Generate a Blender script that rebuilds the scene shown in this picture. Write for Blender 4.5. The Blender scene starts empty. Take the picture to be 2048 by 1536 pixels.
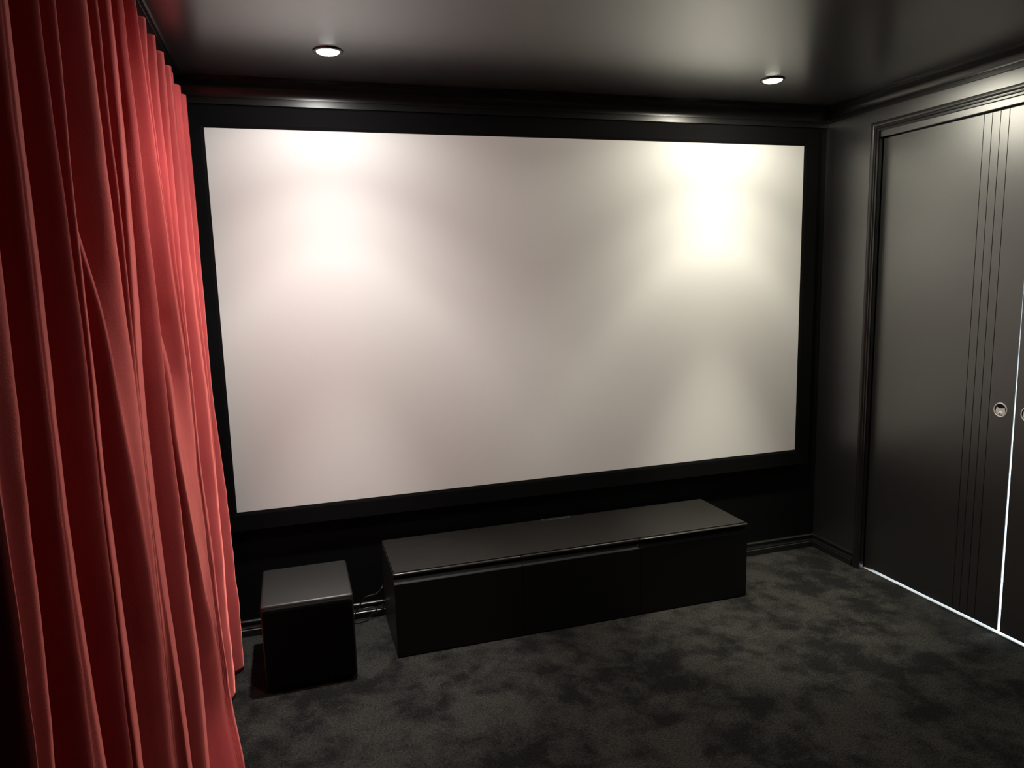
import bpy, bmesh, math, random
from mathutils import Vector, Matrix, noise

random.seed(7)
C = bpy.context.scene.collection
SC = bpy.context.scene
PI = math.pi

# ------------------------------------------------------------------ camera
def rot(a, b, g):
    return Matrix.Rotation(a, 3, 'Z') @ Matrix.Rotation(b, 3, 'X') @ Matrix.Rotation(g, 3, 'Y')
cam_data = bpy.data.cameras.new('camera')
cam = bpy.data.objects.new('camera', cam_data); C.objects.link(cam)
M3 = rot(-0.2966, -0.1476, 0.0275) @ Matrix(((1, 0, 0), (0, 0, -1), (0, 1, 0)))
cam.matrix_world = Matrix.Translation((0.282, -3.4126, 1.6284)) @ M3.to_4x4()
cam_data.sensor_fit = 'HORIZONTAL'; cam_data.sensor_width = 36.0
cam_data.lens = 36.0 * 1446.0 / 2048.0
cam_data.clip_start = 0.02
SC.camera = cam

# ------------------------------------------------------------------ exposure, world, lamps
SC.view_settings.view_transform = 'Standard'
SC.view_settings.look = 'None'
SC.view_settings.exposure = 0.0
SC.view_settings.gamma = 1.0
SC.view_settings.use_curve_mapping = False

world = bpy.data.worlds.new('world'); SC.world = world
world.use_nodes = True
world.node_tree.nodes['Background'].inputs['Color'].default_value = (0.6, 0.75, 1.0, 1)
world.node_tree.nodes['Background'].inputs['Strength'].default_value = 0.0

CEIL = 2.476
LAMPS = [((0.491, -0.507), (1.0, 0.962, 0.915)), ((2.445, -0.49), (1.0, 0.955, 0.79))]
FILL_LAMPS = [((0.491, -1.18), (1.0, 0.94, 0.86), 1.25), ((1.470, -1.62), (1.0, 0.97, 0.88), 0.24)]      # unseen fill lamps, added to brighten curtain and lower screen
LAMP_POWER = 39.0
# beam of a recessed downlight: relative candela against cos(angle from straight down)
BEAM = [(0.0, 0.0), (0.05, 0.20), (0.10, 0.32), (0.20, 0.34), (0.30, 0.42), (0.40, 0.46), (0.50, 0.47), (0.60, 0.50), (0.70, 0.74), (0.78, 1.02), (0.84, 1.42), (0.89, 1.40), (0.925, 1.50), (0.945, 2.3), (0.965, 4.2), (0.985, 5.4), (1.0, 5.6)]
WIDE = [(0.0, 0.0), (0.1, 0.03), (0.25, 0.09), (0.4, 0.22), (0.55, 0.50), (0.68, 0.82), (0.80, 0.84), (0.9, 0.52), (1.0, 0.42)]

def beam_lamp(name, loc, col, power, BEAM):
    L = bpy.data.lights.new(name, 'POINT')
    L.energy = power; L.shadow_soft_size = 0.036; L.color = col
    L.use_nodes = True
    nt = L.node_tree; N = nt.nodes
    em = N['Emission']
    geo = N.new('ShaderNodeNewGeometry')
    sep = N.new('ShaderNodeSeparateXYZ')
    mul = N.new('ShaderNodeMath'); mul.operation = 'MULTIPLY'; mul.inputs[1].default_value = -1.0
    ramp = N.new('ShaderNodeFloatCurve')
    cur = ramp.mapping.curves[0]
    mx = max(b for a, b in BEAM)
    pts = [(a, b / mx) for a, b in BEAM]
    cur.points[0].location = pts[0]; cur.points[1].location = pts[-1]
    for p in pts[1:-1]: cur.points.new(*p)
    ramp.mapping.update()
    sc = N.new('ShaderNodeMath'); sc.operation = 'MULTIPLY'; sc.inputs[1].default_value = mx
    nt.links.new(geo.outputs['Incoming'], sep.inputs[0])
    nt.links.new(sep.outputs['Z'], mul.inputs[0])
    ab = N.new('ShaderNodeMath'); ab.operation = 'MAXIMUM'; ab.inputs[1].default_value = 0.0
    nt.links.new(mul.outputs[0], ab.inputs[0])
    nt.links.new(ab.outputs[0], ramp.inputs['Value'])
    nt.links.new(ramp.outputs['Value'], sc.inputs[0])
    nt.links.new(sc.outputs[0], em.inputs['Strength'])
    o = bpy.data.objects.new(name, L); C.objects.link(o); o.location = loc
    return o
for ((x, y), col), k in zip(LAMPS, (0.88, 1.24)):
    beam_lamp('downlight_beam', (x, y, CEIL - 0.045), col, LAMP_POWER * k, BEAM)
for (x, y), col, k in FILL_LAMPS:  # added fill light only; no second row of lamps is seen
    beam_lamp('added_fill_beam', (x, y, CEIL - 0.045), col, LAMP_POWER * k, WIDE)

# daylight in the hall beyond the sliding doors
hl = bpy.data.lights.new('hall_daylight', 'AREA'); hl.shape = 'RECTANGLE'
hl.size = 2.2; hl.size_y = 2.2; hl.energy = 500; hl.color = (0.80, 0.93, 1.0)
hlo = bpy.data.objects.new('hall_daylight', hl); C.objects.link(hlo)
hlo.location = (4.9, -1.5, 1.2); hlo.rotation_euler = (0, PI / 2, 0)

# ------------------------------------------------------------------ materials
def new_mat(name):
    m = bpy.data.materials.new(name); m.use_nodes = True
    nt = m.node_tree
    return m, nt, nt.nodes, nt.links, nt.nodes['Principled BSDF']

def paint(name, col, rough, spec=0.5, bump=0.02, scale=220.0, ior=1.5, mottle=0.12):
    m, nt, N, L, b = new_mat(name)
    tc = N.new('ShaderNodeTexCoord')
    no = N.new('ShaderNodeTexNoise'); no.inputs['Scale'].default_value = scale; no.inputs['Detail'].default_value = 3
    L.new(tc.outputs['Object'], no.inputs['Vector'])
    n2 = N.new('ShaderNodeTexNoise'); n2.inputs['Scale'].default_value = 2.3; n2.inputs['Detail'].default_value = 4
    L.new(tc.outputs['Object'], n2.inputs['Vector'])
    mr = N.new('ShaderNodeMapRange'); mr.inputs['To Min'].default_value = 1 - mottle; mr.inputs['To Max'].default_value = 1 + mottle
    L.new(n2.outputs['Fac'], mr.inputs['Value'])
    vm = N.new('ShaderNodeVectorMath'); vm.operation = 'SCALE'
    vm.inputs[0].default_value = col
    L.new(mr.outputs['Result'], vm.inputs['Scale'])
    L.new(vm.outputs['Vector'], b.inputs['Base Color'])
    b.inputs['Roughness'].default_value = rough
    b.inputs['Specular IOR Level'].default_value = spec
    b.inputs['IOR'].default_value = ior
    bp = N.new('ShaderNodeBump'); bp.inputs['Strength'].default_value = bump; bp.inputs['Distance'].default_value = 0.002
    L.new(no.outputs['Fac'], bp.inputs['Height']); L.new(bp.outputs['Normal'], b.inputs['Normal'])
    return m

M_ceil = paint('ceiling_satin_black', (0.030, 0.030, 0.030), 0.27, 0.5, 0.05, 260, 2.1)
M_wallf = paint('wall_matte_black', (0.0030, 0.0030, 0.0034), 0.55, 0.2, 0.04)
M_wall = paint('wall_satin_black', (0.008, 0.008, 0.0083), 0.38, 0.5, 0.04, 220, 2.3)
M_gloss = paint('trim_gloss_black', (0.011, 0.011, 0.011), 0.30, 0.6, 0.02)
M_door = paint('door_satin_black', (0.008, 0.008, 0.0075), 0.38, 0.5, 0.08, 420, 2.35)
M_frame = paint('velvet_tape_black', (0.0032, 0.0032, 0.0036), 0.8, 0.10, 0.05, 600)
M_carc = paint('cabinet_black', (0.008, 0.008, 0.0078), 0.45, 0.5, 0.03, 300)
M_front = paint('drawer_front_black', (0.0085, 0.0087, 0.0085), 0.5, 0.35, 0.03, 300)
M_sub = paint('subwoofer_satin_black', (0.020, 0.020, 0.019), 0.42, 0.5, 0.05, 500)
M_grille = paint('speaker_cloth_black', (0.0035, 0.004, 0.0038), 0.9, 0.15, 0.3, 900)
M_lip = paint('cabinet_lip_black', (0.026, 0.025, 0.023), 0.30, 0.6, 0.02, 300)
M_rubber = paint('rubber_black', (0.008, 0.008, 0.008), 0.6, 0.4)
M_cable = paint('cable_black', (0.010, 0.010, 0.010), 0.22, 0.8, 0.0)
M_steel = paint('satin_steel', (0.86, 0.85, 0.83), 0.34, 0.5, 0.02, 300); M_steel.node_tree.nodes['Principled BSDF'].inputs['Metallic'].default_value = 0.45
M_dark = paint('shadow_black', (0.006, 0.006, 0.006), 0.8, 0.2)
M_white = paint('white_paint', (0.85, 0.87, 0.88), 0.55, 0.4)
M_tile = paint('hall_floor_pale', (0.82, 0.84, 0.85), 0.4, 0.4)
M_grey = paint('outlet_grey', (0.05, 0.05, 0.048), 0.4, 0.5)

def screen_mat():
    m, nt, N, L, b = new_mat('screen_fabric_white')
    tc = N.new('ShaderNodeTexCoord')
    no = N.new('ShaderNodeTexNoise'); no.inputs['Scale'].default_value = 1.1; no.inputs['Detail'].default_value = 3
    L.new(tc.outputs['Object'], no.inputs['Vector'])
    cr = N.new('ShaderNodeValToRGB')
    cr.color_ramp.elements[0].color = (0.845, 0.835, 0.815, 1); cr.color_ramp.elements[1].color = (0.865, 0.86, 0.845, 1)
    L.new(no.outputs['Fac'], cr.inputs['Fac']); L.new(cr.outputs['Color'], b.inputs['Base Color'])
    b.inputs['Roughness'].default_value = 0.85; b.inputs['Specular IOR Level'].default_value = 0.15
    return m
M_screen = screen_mat()

def velvet_mat():
    m, nt, N, L, b = new_mat('red_velvet')
    tc = N.new('ShaderNodeTexCoord')
    mp = N.new('ShaderNodeMapping'); mp.inputs['Scale'].default_value = (1, 1, 0.35)
    L.new(tc.outputs['Object'], mp.inputs['Vector'])
    n1 = N.new('ShaderNodeTexNoise'); n1.inputs['Scale'].default_value = 9; n1.inputs['Detail'].default_value = 5
    n2 = N.new('ShaderNodeTexNoise'); n2.inputs['Scale'].default_value = 420; n2.inputs['Detail'].default_value = 2
    L.new(mp.outputs['Vector'], n1.inputs['Vector']); L.new(tc.outputs['Object'], n2.inputs['Vector'])
    cr = N.new('ShaderNodeValToRGB')
    cr.color_ramp.elements[0].position = 0.3; cr.color_ramp.elements[1].position = 0.72
    cr.color_ramp.elements[0].color = (0.41, 0.052, 0.058, 1); cr.color_ramp.elements[1].color = (0.53, 0.074, 0.078, 1)
    L.new(n1.outputs['Fac'], cr.inputs['Fac']); L.new(cr.outputs['Color'], b.inputs['Base Color'])
    b.inputs['Roughness'].default_value = 0.85; b.inputs['Specular IOR Level'].default_value = 0.1
    b.inputs['Sheen Weight'].default_value = 1.0; b.inputs['Sheen Roughness'].default_value = 0.5
    b.inputs['Sheen Tint'].default_value = (1.0, 0.26, 0.22, 1)
    bp = N.new('ShaderNodeBump'); bp.inputs['Strength'].default_value = 0.18; bp.inputs['Distance'].default_value = 0.002
    L.new(n2.outputs['Fac'], bp.inputs['Height']); L.new(bp.outputs['Normal'], b.inputs['Normal'])
    return m
M_velvet = velvet_mat()

def carpet_mat():
    m, nt, N, L, b = new_mat('charcoal_carpet')
    tc = N.new('ShaderNodeTexCoord')
    def nz(scale, detail, rough, dist=0.0):
        n = N.new('ShaderNodeTexNoise'); n.inputs['Scale'].default_value = scale; n.inputs['Detail'].default_value = detail
        n.inputs['Roughness'].default_value = rough; n.inputs['Distortion'].default_value = dist
        L.new(tc.outputs['Object'], n.inputs['Vector']); return n.outputs['Fac']
    def math_(op, a, v):
        n = N.new('ShaderNodeMath'); n.operation = op
        L.new(a, n.inputs[0])
        if isinstance(v, (int, float)): n.inputs[1].default_value = v
        else: L.new(v, n.inputs[1])
        return n.outputs[0]
    big = nz(2.6, 3, 0.5); mid = nz(7.5, 5, 0.66, 0.25); fine = nz(120, 4, 0.7); tuft = nz(260, 2, 0.5)
    f = math_('ADD', math_('MULTIPLY', big, 0.45), math_('MULTIPLY', mid, 0.62))
    f = math_('ADD', f, math_('MULTIPLY', fine, 0.10))
    cr = N.new('ShaderNodeValToRGB'); e = cr.color_ramp.elements
    e[0].position = 0.515; e[1].position = 0.655
    e[0].color = (0.0118, 0.0118, 0.0114, 1); e[1].color = (0.034, 0.0335, 0.030, 1)
    mde = e.new(0.575); mde.color = (0.0215, 0.0212, 0.0198, 1)
    L.new(f, cr.inputs['Fac'])
    g = math_('ADD', math_('MULTIPLY', fine, 0.65), math_('MULTIPLY', tuft, 0.35))
    mr = N.new('ShaderNodeMapRange'); mr.inputs['From Min'].default_value = 0.36; mr.inputs['From Max'].default_value = 0.66
    mr.inputs['To Min'].default_value = 0.35; mr.inputs['To Max'].default_value = 1.75
    L.new(g, mr.inputs['Value'])
    vm = N.new('ShaderNodeVectorMath'); vm.operation = 'SCALE'
    L.new(cr.outputs['Color'], vm.inputs[0]); L.new(mr.outputs['Result'], vm.inputs['Scale'])
    L.new(vm.outputs['Vector'], b.inputs['Base Color'])
    b.inputs['Roughness'].default_value = 0.95; b.inputs['Specular IOR Level'].default_value = 0.06
    bp = N.new('ShaderNodeBump'); bp.inputs['Strength'].default_value = 0.8; bp.inputs['Distance'].default_value = 0.006
    L.new(g, bp.inputs['Height']); L.new(bp.outputs['Normal'], b.inputs['Normal'])
    return m
M_carpet = carpet_mat()

def wood_mat():
    m, nt, N, L, b = new_mat('black_brown_top')
    tc = N.new('ShaderNodeTexCoord')
    mp = N.new('ShaderNodeMapping'); mp.inputs['Scale'].default_value = (1.6, 22, 22)
    L.new(tc.outputs['Object'], mp.inputs['Vector'])
    n1 = N.new('ShaderNodeTexNoise'); n1.inputs['Scale'].default_value = 5; n1.inputs['Detail'].default_value = 6
    L.new(mp.outputs['Vector'], n1.inputs['Vector'])
    cr = N.new('ShaderNodeValToRGB')
    cr.color_ramp.elements[0].position = 0.3; cr.color_ramp.elements[1].position = 0.75
    cr.color_ramp.elements[0].color = (0.0095, 0.0088, 0.0078, 1); cr.color_ramp.elements[1].color = (0.015, 0.0138, 0.012, 1)
    L.new(n1.outputs['Fac'], cr.inputs['Fac']); L.new(cr.outputs['Color'], b.inputs['Base Color'])
    b.inputs['Roughness'].default_value = 0.5; b.inputs['Specular IOR Level'].default_value = 0.35
    return m
M_wood = wood_mat()

def lamp_mat(name, col, s):
    m, nt, N, L, b = new_mat(name)
    b.inputs['Base Color'].default_value = (0.8, 0.8, 0.8, 1)
    b.inputs['Emission Color'].default_value = (*col, 1); b.inputs['Emission Strength'].default_value = s
    return m

# ------------------------------------------------------------------ helpers
def bevel_box(bm, lo, hi, r=0.0, seg=2):
    b2 = bmesh.new()
    bmesh.ops.create_cube(b2, size=1.0)
    for v in b2.verts:
        v.co = Vector([lo[i] + (v.co[i] + 0.5) * (hi[i] - lo[i]) for i in range(3)])
    if r > 0:
        bmesh.ops.bevel(b2, geom=b2.edges[:], offset=r, segments=seg, profile=0.5, affect='EDGES')
    me = bpy.data.meshes.new('tmp'); b2.to_mesh(me); b2.free()
    bm.from_mesh(me); bpy.data.meshes.remove(me)

def prism(bm, prof, a, b, cap=True):
    """sweep a closed list of 3-D points (callable of the end) between two ends"""
    va = [bm.verts.new(p) for p in a]; vb = [bm.verts.new(p) for p in b]
    n = len(va)
    for i in range(n):
        bm.faces.new((va[i], va[(i + 1) % n], vb[(i + 1) % n], vb[i]))
    if cap:
        bm.faces.new(va[::-1]); bm.faces.new(vb)

def sweep(bm, rings, closed=True, cap=True):
    vs = [[bm.verts.new(p) for p in r] for r in rings]
    n = len(rings[0])
    for k in range(len(vs) - 1):
        for i in range(n if closed else n - 1):
            j = (i + 1) % n
            bm.faces.new((vs[k][i], vs[k][j], vs[k + 1][j], vs[k + 1][i]))
    if cap and closed:
        bm.faces.new(vs[0][::-1]); bm.faces.new(vs[-1])

def tube(bm, pts, r, n=8, sub=8):
    P = [Vector(p) for p in pts]
    out = []
    for i in range(len(P) - 1):
        p0 = P[max(i - 1, 0)]; p1 = P[i]; p2 = P[i + 1]; p3 = P[min(i + 2, len(P) - 1)]
        for k in range(sub):
            t = k / sub
            out.append(0.5 * ((2 * p1) + (p2 - p0) * t + (2 * p0 - 5 * p1 + 4 * p2 - p3) * t * t + (3 * p1 - p0 - 3 * p2 + p3) * t ** 3))
    out.append(P[-1])
    rings = []
    for i, p in enumerate(out):
        d = (out[min(i + 1, len(out) - 1)] - out[max(i - 1, 0)]).normalized()
        a = d.cross(Vector((0.13, 0.31, 0.94))).normalized(); b = d.cross(a)
        rings.append([p + r * (math.cos(2 * PI * k / n) * a + math.sin(2 * PI * k / n) * b) for k in range(n)])
    sweep(bm, rings)

def lathe(bm, prof, centre, axis='Z', n=40):
    c = Vector(centre)
    rings = []
    for k in range(n):
        t = 2 * PI * k / n
        ring = []
        for r, h in prof:
            u, v = r * math.cos(t), r * math.sin(t)
            ring.append(c + (Vector((u, v, h)) if axis == 'Z' else Vector((h, u, v))))
        rings.append([bm.verts.new(p) for p in ring])
    m = len(prof)
    for k in range(n):
        a, b = rings[k], rings[(k + 1) % n]
        for i in range(m - 1):
            try: bm.faces.new((a[i], b[i], b[i + 1], a[i + 1]))
            except ValueError: pass
    bmesh.ops.remove_doubles(bm, verts=bm.verts[:], dist=1e-6)

def obj(name, bm, mat, parent=None, smooth=False, origin=None):
    bmesh.ops.recalc_face_normals(bm, faces=bm.faces[:])
    if origin is not None:
        bmesh.ops.translate(bm, verts=bm.verts[:], vec=-Vector(origin))
    me = bpy.data.meshes.new(name); bm.to_mesh(me); bm.free()
    me.materials.append(mat)
    if smooth:
        for p in me.polygons: p.use_smooth = True
        me.set_sharp_from_angle(angle=math.radians(38))
    o = bpy.data.objects.new(name, me); C.objects.link(o)
    if origin is not None: o.location = origin
    if parent is not None:
        o.parent = parent
        o.matrix_parent_inverse = parent.matrix_world.inverted() if False else Matrix.Translation(-parent.location)
    return o

def tag(o, label=None, cat=None, group=None, kind=None):
    if label: o['label'] = label
    if cat: o['category'] = cat
    if group: o['group'] = group
    if kind: o['kind'] = kind
    return o

def empty(name, loc):
    o = bpy.data.objects.new(name, None); C.objects.link(o); o.location = loc
    o.empty_display_size = 0.05
    return o

def struct(name, bm, mat, label, smooth=False, origin=None):
    o = obj(name, bm, mat, None, smooth, origin)
    return tag(o, label, None, None, 'structure')

# ------------------------------------------------------------------ room shell
XL, XR, YB = -0.155, 3.165, -5.2
OY0, OY1, OZ = -0.375, -1.935, 2.300            # door opening in the right wall

bm = bmesh.new(); bevel_box(bm, (XL - 0.1, YB - 0.1, -0.08), (3.192, 0.1, 0.0)); struct('floor', bm, M_carpet, 'dark charcoal carpet with mottled lighter patches of brushed pile')
bm = bmesh.new(); bevel_box(bm, (XL - 0.1, YB - 0.1, CEIL), (XR + 0.11, 0.1, CEIL + 0.1)); struct('ceiling', bm, M_ceil, 'glossy black ceiling mirroring the glow of the screen')
bm = bmesh.new(); bevel_box(bm, (XL - 0.1, 0.0, 0.0), (XR + 0.11, 0.1, CEIL)); struct('wall_front', bm, M_wallf, 'matte black wall behind the projector screen')
bm = bmesh.new(); bevel_box(bm, (XL - 0.1, YB, 0.0), (XL, 0.0, CEIL)); struct('wall_left', bm, M_wall, 'black wall behind the red curtain')
bm = bmesh.new(); bevel_box(bm, (XL - 0.1, YB - 0.1, 0.0), (XR + 0.11, YB, CEIL)); struct('wall_back', bm, M_wall, 'black wall behind the camera')
bm = bmesh.new()
for x0, x1, e in ((XR, XR + 0.020, 0.0), (XR + 0.072, XR + 0.110, 0.055)):      # two skins with the door pocket between them
    bevel_box(bm, (x0, OY0 - e, 0), (x1, 0.0, CEIL))
    bevel_box(bm, (x0, YB, 0), (x1, OY1 + e, CEIL))
    bevel_box(bm, (x0, OY1 + e, OZ - 1.5 * e), (x1, OY0 - e, CEIL))
struct('wall_right', bm, M_wall, 'satin black wall holding the sliding doors')

# cornices: a cove with a small square step at its foot
def cornice_profile(h):
    k = h / 0.096
    p = [(0, 0), (0.013, 0), (0.013, 0.022 * k), (0.0095, 0.0235 * k), (0.0095, 0.027 * k)]
    for i in range(13):
        t = i / 12 * PI / 2
        p.append((0.014 + 0.068 * k * (1 - math.cos(t)), 0.028 * k + 0.054 * k * math.sin(t)))
    p += [(0.014 + 0.068 * k, 0.086 * k), (0.090 * k + 0.004, 0.086 * k), (0.090 * k + 0.004, h), (0, h)]
    return p
def cornice(name, kind, at, a, b, h, label):
    bm = bmesh.new(); z0 = CEIL - h
    def ring(e):
        out = []
        for d, z in cornice_profile(h):
            if kind == 'front': out.append(Vector((e, at - d, z0 + z)))
            elif kind == 'back': out.append(Vector((e, at + d, z0 + z)))
            elif kind == 'right': out.append(Vector((at - d, e, z0 + z)))
            else: out.append(Vector((at + d, e, z0 + z)))
        return out
    sweep(bm, [ring(a), ring(b)])
    return struct(name, bm, M_gloss, label, True)
cornice('trim_1', 'front', 0.0, XL, XR, 0.096, 'black coved cornice above the projector screen')
cornice('trim_2', 'right', XR, 0.0, YB, 0.073, 'black coved cornice above the sliding doors')
cornice('trim_3', 'left', XL, 0.0, YB, 0.090, 'black coved cornice above the red curtain')

def skirt(name, kind, at, a, b, label):
    prof = [(0, 0), (0.017, 0), (0.017, 0.031), (0.0140, 0.0335), (0.0140, 0.041), (0.0095, 0.046), (0.0085, 0.056), (0.0095, 0.062),
            (0.0125, 0.066), (0.0125, 0.0695), (0.0105, 0.0725), (0.0065, 0.0755), (0.003, 0.0765), (0, 0.0765)]
    bm = bmesh.new()
    def ring(e, mitre):
        if kind == 'front': return [Vector((e - mitre * d, at - d, z)) for d, z in prof]
        if kind == 'right': return [Vector((at - d, e - mitre * d, z)) for d, z in prof]
        return [Vector((at + d, e - mitre * d, z)) for d, z in prof]
    sweep(bm, [ring(a, 0 if kind == 'front' else 1), ring(b, 1 if kind == 'front' else 0)])
    return struct(name, bm, M_gloss, label, True)
skirt('baseboard_front', 'front', 0.0, XL, XR, 'glossy black moulded baseboard under the screen wall')
skirt('baseboard_right', 'right', XR, 0.0, -0.327, 'short glossy black baseboard between corner and door architrave')
skirt('baseboard_left', 'left', XL, 0.0, YB, 'glossy black baseboard behind the red curtain')

# architrave around the door opening (mitred), then the pelmet board that hides the track
def architrave():
    prof = [(0, 0.0), (0, 0.013), (0.003, 0.0185), (0.009, 0.0205), (0.016, 0.0195), (0.021, 0.015), (0.0235, 0.0115), (0.0265, 0.0115),
            (0.028, 0.014), (0.032, 0.0145), (0.034, 0.012), (0.0355, 0.009), (0.044, 0.009), (0.044, 0.0)]   # (distance in from outer edge, proud)
    bm = bmesh.new(); W = 0.044
    oy0, oy1, oz = OY0 + W - 0.004, OY1 - W + 0.004, OZ + W - 0.004
    rings = [[Vector((XR - p, oy0 - w, 0.0)) for w, p in prof],
             [Vector((XR - p, oy0 - w, oz - w)) for w, p in prof],
             [Vector((XR - p, oy1 + w, oz - w)) for w, p in prof],
             [Vector((XR - p, oy1 + w, 0.0)) for w, p in prof]]
    sweep(bm, rings)
    a = struct('trim_4', bm, M_gloss, 'moulded black architrave around the sliding doors', True)
    bm = bmesh.new(); bevel_box(bm, (XR + 0.003, OY1 + 0.004, 2.2665), (XR + 0.020, OY0 - 0.004, OZ), 0.0015)
    obj('pelmet_board', bm, M_door, a)
    return a
architrave()
bm = bmesh.new(); bevel_box(bm, (3.192, OY1 - 0.06, -0.08), (3.275, OY0 + 0.06, 0.003)); struct('trim_5', bm, M_tile, 'pale threshold strip glowing under the sliding doors')

# hall beyond the doors (daylight leaks through the gaps)
bm = bmesh.new(); bevel_box(bm, (3.275, -4.0, -0.08), (5.2, 1.0, 0.0)); struct('hall_floor', bm, M_tile, 'pale hall floor beyond the doors')
bm = bmesh.new(); bevel_box(bm, (3.275, -4.0, CEIL), (5.2, 1.0, CEIL + 0.1)); struct('hall_ceiling', bm, M_white, 'white hall ceiling beyond the doors')
bm = bmesh.new()
bevel_box(bm, (5.1, -4.0, 0), (5.2, 1.0, CEIL)); bevel_box(bm, (3.275, 1.0, 0), (5.2, 1.1, CEIL)); bevel_box(bm, (3.275, -4.1, 0), (5.2, -4.0, CEIL))
struct('hall_wall', bm, M_white, 'white hall walls beyond the doors')

# ------------------------------------------------------------------ sliding doors
DX, DT, DTOP, DBOT = 3.196, 0.035, 2.262, 0.013
GAP = -1.153
def door(name, y_far, y_near, grooves, pull_y, pull_z, edge_y, label, tilt=0.0):
    """y_far > y_near; front face at DX looks to -x"""
    g = 0.0016
    ys = [(y_far, 0)]
    for gy in sorted(grooves, reverse=True):
        ys += [(gy + g, 0), (gy + g, 0.0035), (gy - g, 0.0035), (gy - g, 0)]
    ys.append((y_near, 0))
    prof = [(DX + d, y) for y, d in ys] + [(DX + DT, y_near), (DX + DT, y_far)]
    bm = bmesh.new()
    zs = (DBOT, DTOP)
    sweep(bm, [[Vector((x, y, z)) for x, y in prof] for z in zs])
    base = Vector((DX, edge_y, DTOP))
    o = struct(name, bm, M_door, label, False, base)
    # pale meeting edge
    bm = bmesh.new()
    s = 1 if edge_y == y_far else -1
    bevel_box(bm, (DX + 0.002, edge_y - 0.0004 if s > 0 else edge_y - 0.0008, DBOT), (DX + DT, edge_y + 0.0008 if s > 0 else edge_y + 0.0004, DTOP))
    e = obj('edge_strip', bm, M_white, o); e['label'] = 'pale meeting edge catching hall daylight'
    # round flush pull
    c = (DX, pull_y, pull_z)
    bm = bmesh.new()
    lathe(bm, [(0.0255, 0.0008), (0.0262, -0.0020), (0.0285, -0.0032), (0.0312, -0.0026), (0.0325, 0.0)], c, 'X', 48)
    p = obj('flush_pull', bm, M_steel, o, True); p['label'] = 'round satin steel flush pull'
    bm = bmesh.new()
    lathe(bm, [(0.0262, -0.0018), (0.0250, 0.0000), (0.0, 0.0002)], (DX - 0.0004, pull_y, pull_z), 'X', 40)
    obj('recess_cup', bm, M_dark, p, True)
    bm = bmesh.new()
    # gripping plate: straight sides, concave top edge
    pts = []
    for i in range(13):
        t = -1 + 2 * i / 12
        pts.append((0.0185 * t, 0.0125 - 0.005 * (1 - t * t)))
    for i in range(17):
        t = math.radians(-22 - 136 * i / 16)
        pts.append((0.0245 * math.cos(t), 0.0245 * math.sin(t)))
    va = [Vector((DX - 0.0009, pull_y - u, pull_z + v)) for u, v in pts]; vb = [Vector((DX + 0.0005, pull_y - u, pull_z + v)) for u, v in pts]
    prism(bm, None, va, vb)
    obj('grip_plate', bm, M_steel, p)
    bm = bmesh.new()
    lathe(bm, [(0.0, -0.0022), (0.0085, -0.0022), (0.0105, -0.0008)], (DX, pull_y, pull_z - 0.0165), 'X', 28)
    obj('snib', bm, M_steel, p, True)
    bm = bmesh.new()
    lathe(bm, [(0.0, -0.0025), (0.0026, -0.0025), (0.0028, -0.0020)], (DX, pull_y + 0.001, pull_z - 0.0175), 'X', 16)
    obj('coin_slot', bm, M_dark, p, True)
    o.rotation_euler = (tilt, 0, 0)
    return o
door('door_1', -0.330, GAP, [-0.924, -0.9625, -1.0008, -1.0405], -1.095, 1.000, GAP,
     'satin black sliding door with four fine vertical grooves and a round steel pull')
door('door_2', GAP - 0.0012, -1.975, [-1.2675, -1.306, -1.344, -1.384], -1.2115, 1.000, GAP - 0.0012,
     'second satin black sliding door cut off by the edge of the photo', -0.0052)

# ------------------------------------------------------------------ projector screen
SX1, SZ0, SZ1, FW = 2.995, 0.606, 2.2793, 0.092
scr = empty('projector_screen', (SX1 / 2, 0.0, SZ0))
tag(scr, 'huge blank white fixed frame projector screen with a wide black border', 'projector screen')
bm = bmesh.new(); bevel_box(bm, (-0.01, -0.030, SZ0 - 0.01), (SX1 + 0.01, -0.026, SZ1 + 0.01)); obj('screen_fabric', bm, M_screen, scr)
def frame_bar(a, b, inn):
    # a,b outer corners ; inn inner corners ; bevelled section
    prof = [(0.0, 0.0), (0.0, -0.034), (0.006, -0.040), (0.078, -0.036), (FW, -0.031), (FW, 0.0)]
    bm = bmesh.new(); rings = []
    for o, i in ((a, inn[0]), (b, inn[1])):
        o = Vector(o); i = Vector(i)
        ring = []
        for w, d in prof:
            p = o + (i - o) * (w / FW)
            ring.append(Vector((p.x, d, p.y)))
        rings.append(ring)
    sweep(bm, rings)
    return bm
O = [(-FW, SZ0 - FW), (SX1 + FW, SZ0 - FW), (SX1 + FW, SZ1 + FW), (-FW, SZ1 + FW)]
I = [(0, SZ0), (SX1, SZ0), (SX1, SZ1), (0, SZ1)]
for k in range(4):
    a, b = k, (k + 1) % 4
    obj('frame_bar', frame_bar(O[a], O[b], (I[a], I[b])), M_frame, scr)

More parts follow.
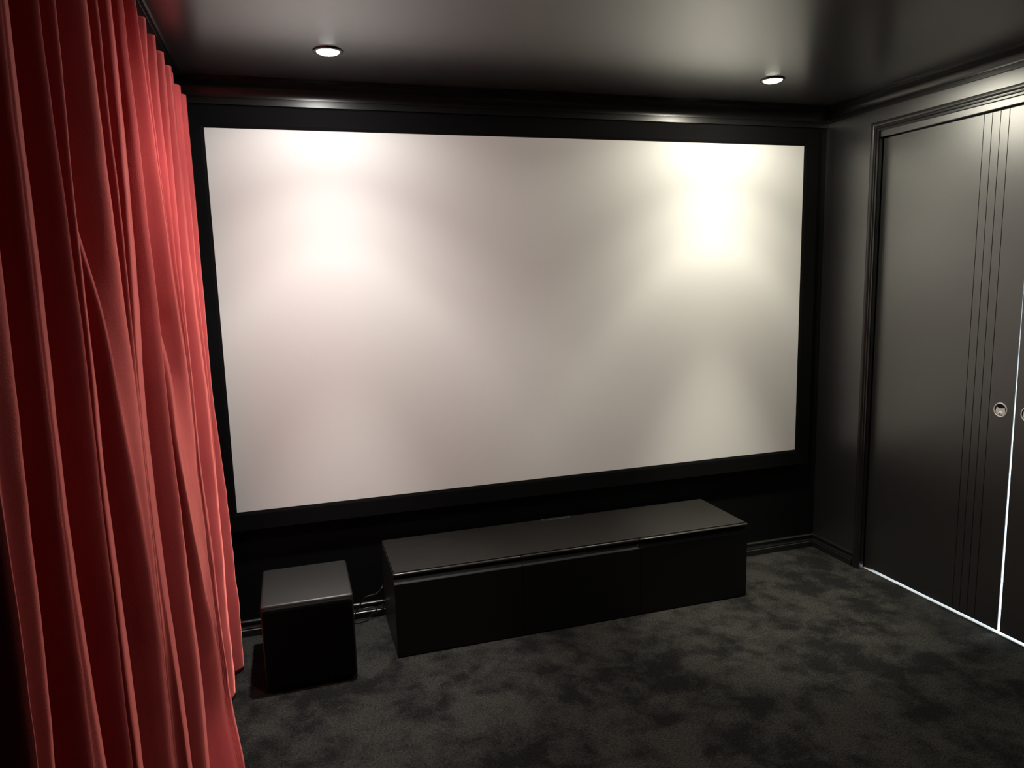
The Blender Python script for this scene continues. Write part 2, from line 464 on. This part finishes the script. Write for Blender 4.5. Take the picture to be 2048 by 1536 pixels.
# ------------------------------------------------------------------ low cabinet
BX0, BX1, BY0, BY1, BZ = 0.636, 2.392, -0.452, -0.026, 0.379
cab = empty('tv_bench', ((BX0 + BX1) / 2, (BY0 + BY1) / 2, 0))
tag(cab, 'long low black media cabinet with three drawer fronts under the screen', 'cabinet')
bm = bmesh.new()
bevel_box(bm, (BX0, BY0 + 0.030, 0.0), (BX1, BY1, 0.372), 0.001)
obj('body', bm, M_carc, cab)
cuts = [BX0, 1.2145, 1.801, BX1]
for k in range(3):
    x0, x1 = cuts[k] + (0.0012 if k else 0), cuts[k + 1] - (0.0012 if k < 2 else 0)
    yo = BY0 if k < 2 else BY0 + 0.003
    prof = [(BY0 + 0.030, 0.004), (yo + 0.0012, 0.004), (yo, 0.0055), (yo, 0.3345), (yo + 0.0012, 0.3362), (BY0 + 0.0190, 0.3560), (BY0 + 0.0200, 0.3610), (BY0 + 0.030, 0.3610)]
    bm = bmesh.new()
    sweep(bm, [[Vector((x, y, z)) for y, z in prof] for x in (x0, x1)])
    obj('drawer_front', bm, M_front, cab)
# top rails seen as the lit lip above the finger groove
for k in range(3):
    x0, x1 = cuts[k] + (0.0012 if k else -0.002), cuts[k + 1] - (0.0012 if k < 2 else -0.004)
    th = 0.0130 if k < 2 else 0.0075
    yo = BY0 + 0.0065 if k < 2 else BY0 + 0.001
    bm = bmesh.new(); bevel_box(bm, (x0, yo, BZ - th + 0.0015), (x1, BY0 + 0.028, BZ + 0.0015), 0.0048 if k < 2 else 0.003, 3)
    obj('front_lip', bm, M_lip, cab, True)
bm = bmesh.new(); bevel_box(bm, (BX0 + 0.002, BY0 + 0.0155, 0.372), (BX1 - 0.003, BY1, 0.3855), 0.0012)
obj('top_panel', bm, M_wood, cab)
bm = bmesh.new()
bevel_box(bm, (1.452, -0.050, 0.3835), (1.610, -0.027, 0.3878), 0.001)
co = obj('cable_outlet', bm, M_grey, cab); co['label'] = 'slim grey cable outlet at the back edge'
bm = bmesh.new(); bevel_box(bm, (1.462, -0.043, 0.3870), (1.600, -0.034, 0.3884), 0.0003)
obj('brush_slot', bm, M_dark, co)

# ------------------------------------------------------------------ subwoofer
sub = empty('subwoofer', (0.276, -0.36, 0))
tag(sub, 'black cube subwoofer on the carpet between red curtain and low cabinet', 'subwoofer')
SXa, SXb, SYa, SYb, SZa, SZb = 0.096, 0.456, -0.548, -0.160, 0.014, 0.369
bm = bmesh.new(); bevel_box(bm, (SXa, SYa, SZa), (SXb, SYb, SZb), 0.011, 4); obj('cabinet_body', bm, M_sub, sub, True)
# front grille: rounded rectangle slightly proud
def rrect(x0, x1, z0, z1, r, n=6):
    out = []
    for cx, cz, s in ((x1 - r, z1 - r, 0), (x0 + r, z1 - r, 90), (x0 + r, z0 + r, 180), (x1 - r, z0 + r, 270)):
        for i in range(n + 1):
            t = math.radians(s + 90 * i / n); out.append((cx + r * math.cos(t), cz + r * math.sin(t)))
    return out
bm = bmesh.new()
rings = []
for ins, y in ((0, SYa + 0.002), (0, SYa - 0.008), (0.003, SYa - 0.0115), (0.012, SYa - 0.0125)):
    rings.append([Vector((x, y, z)) for x, z in rrect(SXa + 0.006 + ins, SXb - 0.006 - ins, SZa + 0.006 + ins, SZb - 0.012 - ins, 0.014)])
sweep(bm, rings)
obj('front_grille', bm, M_grille, sub)
for fx in (SXa + 0.04, SXb - 0.04):
    for fy in (SYa + 0.04, SYb - 0.04):
        bm = bmesh.new(); lathe(bm, [(0.0, 0.0), (0.014, 0.0), (0.017, 0.004), (0.017, 0.016), (0.0, 0.016)], (fx, fy, 0.0), 'Z', 20)
        obj('foot', bm, M_rubber, sub, True)

# ------------------------------------------------------------------ cables
def cable(name, pts, r, label):
    bm = bmesh.new(); tube(bm, pts, r)
    o = obj(name, bm, M_cable, None, True, pts[0])
    return tag(o, label, 'cable', 'loose cables behind the subwoofer')
cable('power_cable', [(0.632, -0.016, 0.158), (0.622, -0.036, 0.146), (0.594, -0.044, 0.129), (0.550, -0.048, 0.124), (0.533, -0.048, 0.110), (0.514, -0.044, 0.081),
                      (0.500, -0.040, 0.058), (0.484, -0.045, 0.030), (0.46, -0.070, 0.006), (0.40, -0.110, 0.0045)], 0.0032,
      'black cable rising in a curve over the baseboard to the cabinet')
cable('power_cable', [(0.42, -0.120, 0.004), (0.482, -0.064, 0.004), (0.518, -0.062, 0.0045), (0.545, -0.052, 0.006), (0.575, -0.040, 0.030), (0.600, -0.038, 0.050), (0.618, -0.028, 0.056), (0.631, -0.021, 0.062)], 0.0030,
      'black cable lying on the carpet then lifting along the baseboard')
cable('power_cable', [(0.632, -0.0215, 0.040), (0.626, -0.024, 0.044), (0.615, -0.030, 0.044), (0.590, -0.028, 0.052), (0.560, -0.024, 0.056), (0.52, -0.024, 0.050), (0.44, -0.023, 0.030)], 0.0028,
      'thin black cable looped across the face of the baseboard')

# ------------------------------------------------------------------ downlights; the last two are added fixtures for the unseen fill lamps
for (x, y), col, lab, st in ((LAMPS[0][0], LAMPS[0][1], 'lit recessed ceiling downlight nearest the red velvet curtain', 14.0),
                             (LAMPS[1][0], LAMPS[1][1], 'lit recessed ceiling downlight nearest the black sliding doors', 14.0),
                             (FILL_LAMPS[0][0], FILL_LAMPS[0][1], 'added unseen fill lamp over the curtain, built as a downlight', 5.0),
                             (FILL_LAMPS[1][0], FILL_LAMPS[1][1], 'added unseen fill lamp in the middle of the ceiling, built as a downlight', 3.0)):
    d = empty('downlight', (x, y, CEIL)); tag(d, lab, 'ceiling light', 'recessed downlights')
    bm = bmesh.new()
    lathe(bm, [(0.0425, -0.0005), (0.0425, -0.005), (0.046, -0.007), (0.053, -0.005), (0.056, 0.0005)], (x, y, CEIL), 'Z', 48)
    obj('trim_ring', bm, M_gloss, d, True)
    bm = bmesh.new()
    lathe(bm, [(0.0, -0.0150), (0.016, -0.0142), (0.030, -0.0115), (0.039, -0.0075), (0.0428, -0.0022)], (x, y, CEIL), 'Z', 48)
    obj('lens', bm, lamp_mat('lamp_lens', col, st), d, True)

# ------------------------------------------------------------------ red velvet curtain
ZK = [0.0, .2, .4, .6, .8, 1.0, 1.2, 1.4, 1.6, 1.8, 2.0, 2.2, 2.347]
X0 = -0.032
def const(v): return [v] * 13
FOLDS = [  # (crest y at the heights ZK, crest x at the heights ZK)
 ('Q', [-2.518]*6 + [-2.52, -2.519, -2.543, -2.543, -2.543, -2.543, -2.543], const(X0)),
 ('P', [-2.472]*6 + [-2.455, -2.442, -2.434, -2.432, -2.432, -2.432, -2.432], const(X0)),
 ('A', [-2.324]*5 + [-2.321, -2.324, -2.325, -2.323, -2.318, -2.312, -2.312, -2.312], const(X0)),
 ('A2', [-2.235, -2.24, -2.245, -2.25, -2.26, -2.289, -2.306, -2.31, -2.308, -2.303, -2.298, -2.298, -2.298], const(X0)),
 ('B', [-2.115]*8 + [-2.122, -2.135, -2.146, -2.151, -2.151], const(X0)),
 ('C', [-2.097]*6 + [-2.099, -2.097, -2.088, -2.076, -2.055, -2.048, -2.048], [-.028]*5 + [-.031] + [X0]*7),
 ('D0', [-1.677, -1.677, -1.72, -1.735, -1.75, -1.794, -1.845, -1.907, -1.966, -1.99, -1.97, -1.96, -1.96], [X0]*8 + [-.036, -.065, -.105, -.115, -.115]),
 ('D', [-1.754]*7 + [-1.761, -1.774, -1.797, -1.824, -1.841, -1.841], const(X0)),
 ('E', [-1.735]*7 + [-1.730, -1.722, -1.719, -1.736, -1.75, -1.75], const(X0)),
 ('F', [-1.713]*5 + [-1.706, -1.718, -1.711, -1.684, -1.656, -1.64, -1.622, -1.62], [-.013, -.013, -.013, -.015, -.022, -.031] + [X0]*7),
 ('G', [-1.374]*5 + [-1.371, -1.373, -1.388, -1.396, -1.414, -1.425, -1.45, -1.46], [-.028, -.028, -.026, -.026, -.029, -.031] + [X0]*7),
 ('H0', [-1.06, -0.97, -0.95, -1.008, -1.107, -1.214, -1.294, -1.285, -1.26, -1.27, -1.29, -1.31, -1.33], [.02, -.012, -.02] + [X0]*4 + [-.040, -.075, -.105, -.115, -.118, -.118]),
 ('H', [-1.055, -.965, -.945, -.945, -.945, -.945, -.948, -.986, -1.058, -1.115, -1.179, -1.227, -1.279], [.025, -.008, -.016, -.02, -.025] + [X0]*8),
 ('I', [-1.05, -.955, -.935, -.935, -.935, -.935, -.937, -.974, -1.045, -1.102, -1.160, -1.174, -1.142], [.029, -.006, -.013, -.018, -.024] + [X0]*8),
 ('J', [-1.045, -.945, -.922, -.922, -.922, -.922, -.925, -.950, -.975, -.985, -.984, -.998, -.993], [.033, -.003, -.010, -.016, -.022] + [X0]*8),
 ('K', [-1.035, -.930, -.906, -.906, -.906, -.905, -.905, -.906, -.899, -.877, -.862, -.850, -.828], [.037, .002, -.008, -.015, -.021, -.027] + [X0]*7),
 ('L', [-.511, -.511, -.508, -.505, -.495, -.49, -.497, -.529, -.589, -.623, -.645, -.672, -.677], [-.02, -.023, -.025, -.022, -.024, -.03] + [X0]*7),
 ('M', [-.485, -.485, -.483, -.48, -.472, -.468, -.475, -.505, -.555, -.585, -.597, -.600, -.594], const(-.036)),
 ('N', [-.415]*6 + [-.418, -.425, -.44, -.45, -.452, -.445, -.426], const(-.034)),
 ('O', [-.306]*7 + [-.310, -.301, -.290, -.292, -.292, -.289], [-.001, -.002, -.005, -.009, -.014, -.022, -.030] + [X0]*6),
]
def cat_interp(zs, vs, z):
    if z <= zs[0]: return vs[0]
    if z >= zs[-1]: return vs[-1]
    i = 0
    while zs[i + 1] < z: i += 1
    t = (z - zs[i]) / (zs[i + 1] - zs[i])
    v0 = vs[max(i - 1, 0)]; v1 = vs[i]; v2 = vs[i + 1]; v3 = vs[min(i + 2, len(vs) - 1)]
    m1 = (v2 - v0) * 0.5; m2 = (v3 - v1) * 0.5
    return (2*t**3 - 3*t*t + 1) * v1 + (t**3 - 2*t*t + t) * m1 + (-2*t**3 + 3*t*t) * v2 + (t**3 - t*t) * m2
def lerp_step(z, lo, hi, a, b):
    t = min(1, max(0, (z - lo) / (hi - lo))); t = t * t * (3 - 2 * t)
    return a + (b - a) * t

SKEW = {'FG': 2.0, 'GH0': 1.8, 'CD0': 1.7, 'PA': 1.3, 'A2B': 1.5, 'BC': 1.2, 'CD': 1.6, 'HI': 1.2, 'IJ': 1.4, 'JK': 1.4, 'H0H': 1.6, 'EF': 1.3, 'DE': 1.2, 'KL': 1.5, 'QP': 1.0}
FLAT = {'LM': 0.8, 'MN': 0.8, 'NO': 0.8}
CZ0, CZ1, NZ, NS = 0.006, 2.347, 170, 18
rows = []
for iz in range(NZ + 1):
    z = CZ0 + (CZ1 - CZ0) * iz / NZ
    ys = [cat_interp(ZK, f[1], z) for f in FOLDS]; xs = [cat_interp(ZK, f[2], z) for f in FOLDS]
    for i in range(len(ys) - 2, -1, -1):
        ys[i] = min(ys[i], ys[i + 1] - 0.011)
    row = []
    # near return hem
    for t in (0.0, 0.33, 0.66):
        row.append((X0 - 0.085 + 0.085 * math.sin(t * PI / 2), ys[0] - 0.012 * math.cos(t * PI / 2)))
    for i in range(len(ys) - 1):
        n0, n1 = FOLDS[i][0], FOLDS[i + 1][0]
        sp = ys[i + 1] - ys[i]
        dep = min(0.098, 0.80 * sp)
        pair = n0 + n1
        if pair in ('D0D', 'DE', 'EF'):
            dep = lerp_step(z, 1.35, 1.85, min(dep, 0.10 * sp), dep)
        elif pair in ('H0H',):
            dep = lerp_step(z, 1.00, 1.75, min(dep, 0.03 * sp), dep)
        elif pair == 'CD0':
            dep = lerp_step(z, 1.55, 1.95, dep, 0.25 * sp)
        elif pair == 'GH0':
            dep = lerp_step(z, 1.15, 1.80, dep, 0.3 * sp)
        elif pair == 'QP':
            dep = 0.012
        elif pair == 'AA2':
            dep = min(dep, 0.15 * sp)
        elif pair in ('LM', 'MN', 'NO'):
            dep = lerp_step(z, 0.9, 2.0, 0.30 * sp, dep * 0.9)
        dep = min(dep, 0.108 + (xs[i] - X0))
        for k in range(NS):
            t = k / NS
            sk = SKEW.get(pair, 0.70)
            w = (0.5 - 0.5 * math.cos(2 * PI * t ** sk)) ** FLAT.get(pair, 0.95)
            xx = xs[i] + (xs[i + 1] - xs[i]) * (t * t * (3 - 2 * t)) - dep * w
            row.append((xx, ys[i] + sp * t))
    row.append((xs[-1], ys[-1]))
    for t in (0.25, 0.5, 0.75, 1.0):     # far return towards the wall
        row.append((xs[-1] - 0.10 * t * t, ys[-1] + 0.020 * math.sin(t * PI / 2)))
    out = []
    for x, y in row:
        far = min(1, max(0, (y + 1.35) / 0.5)); low = min(1, max(0, (1.6 - z) / 0.8))
        n1 = noise.noise(Vector((y * 7.0, z * 3.0, 1.7)))
        n2 = noise.noise(Vector((y * 23.0 + z * 9, z * 11.0, 5.1)))
        n3 = noise.noise(Vector((y * 40.0, z * 30.0, 9.1)))
        x2 = x + 0.004 * n1 + (0.0009 + 0.0016 * far * low) * n2 + 0.0008 * far * low * n3
        y2 = y + 0.006 * noise.noise(Vector((y * 5.0, z * 1.6, 8.3)))
        out.append(Vector((max(x2, XL + 0.018), y2, z)))
    rows.append(out)
cur = empty('curtain', (-0.085, -1.4, 0))
tag(cur, 'floor length red velvet curtain hanging in deep vertical folds along the wall', 'curtain')
bm = bmesh.new()
V = [[bm.verts.new(p) for p in r] for r in rows]
HZ = 7
for a in range(NZ):
    for b in range(len(rows[0]) - 1):
        bm.faces.new((V[a][b], V[a][b + 1], V[a + 1][b + 1], V[a + 1][b]))
fab = obj('fabric', bm, M_velvet, cur)
for p in fab.data.polygons: p.use_smooth = True
sol = fab.modifiers.new('thickness', 'SOLIDIFY'); sol.thickness = 0.0022; sol.offset = 0
bm = bmesh.new(); bevel_box(bm, (-0.112, -2.545, 2.349), (-0.088, -0.285, 2.366), 0.003)
obj('rail', bm, M_carc, cur)
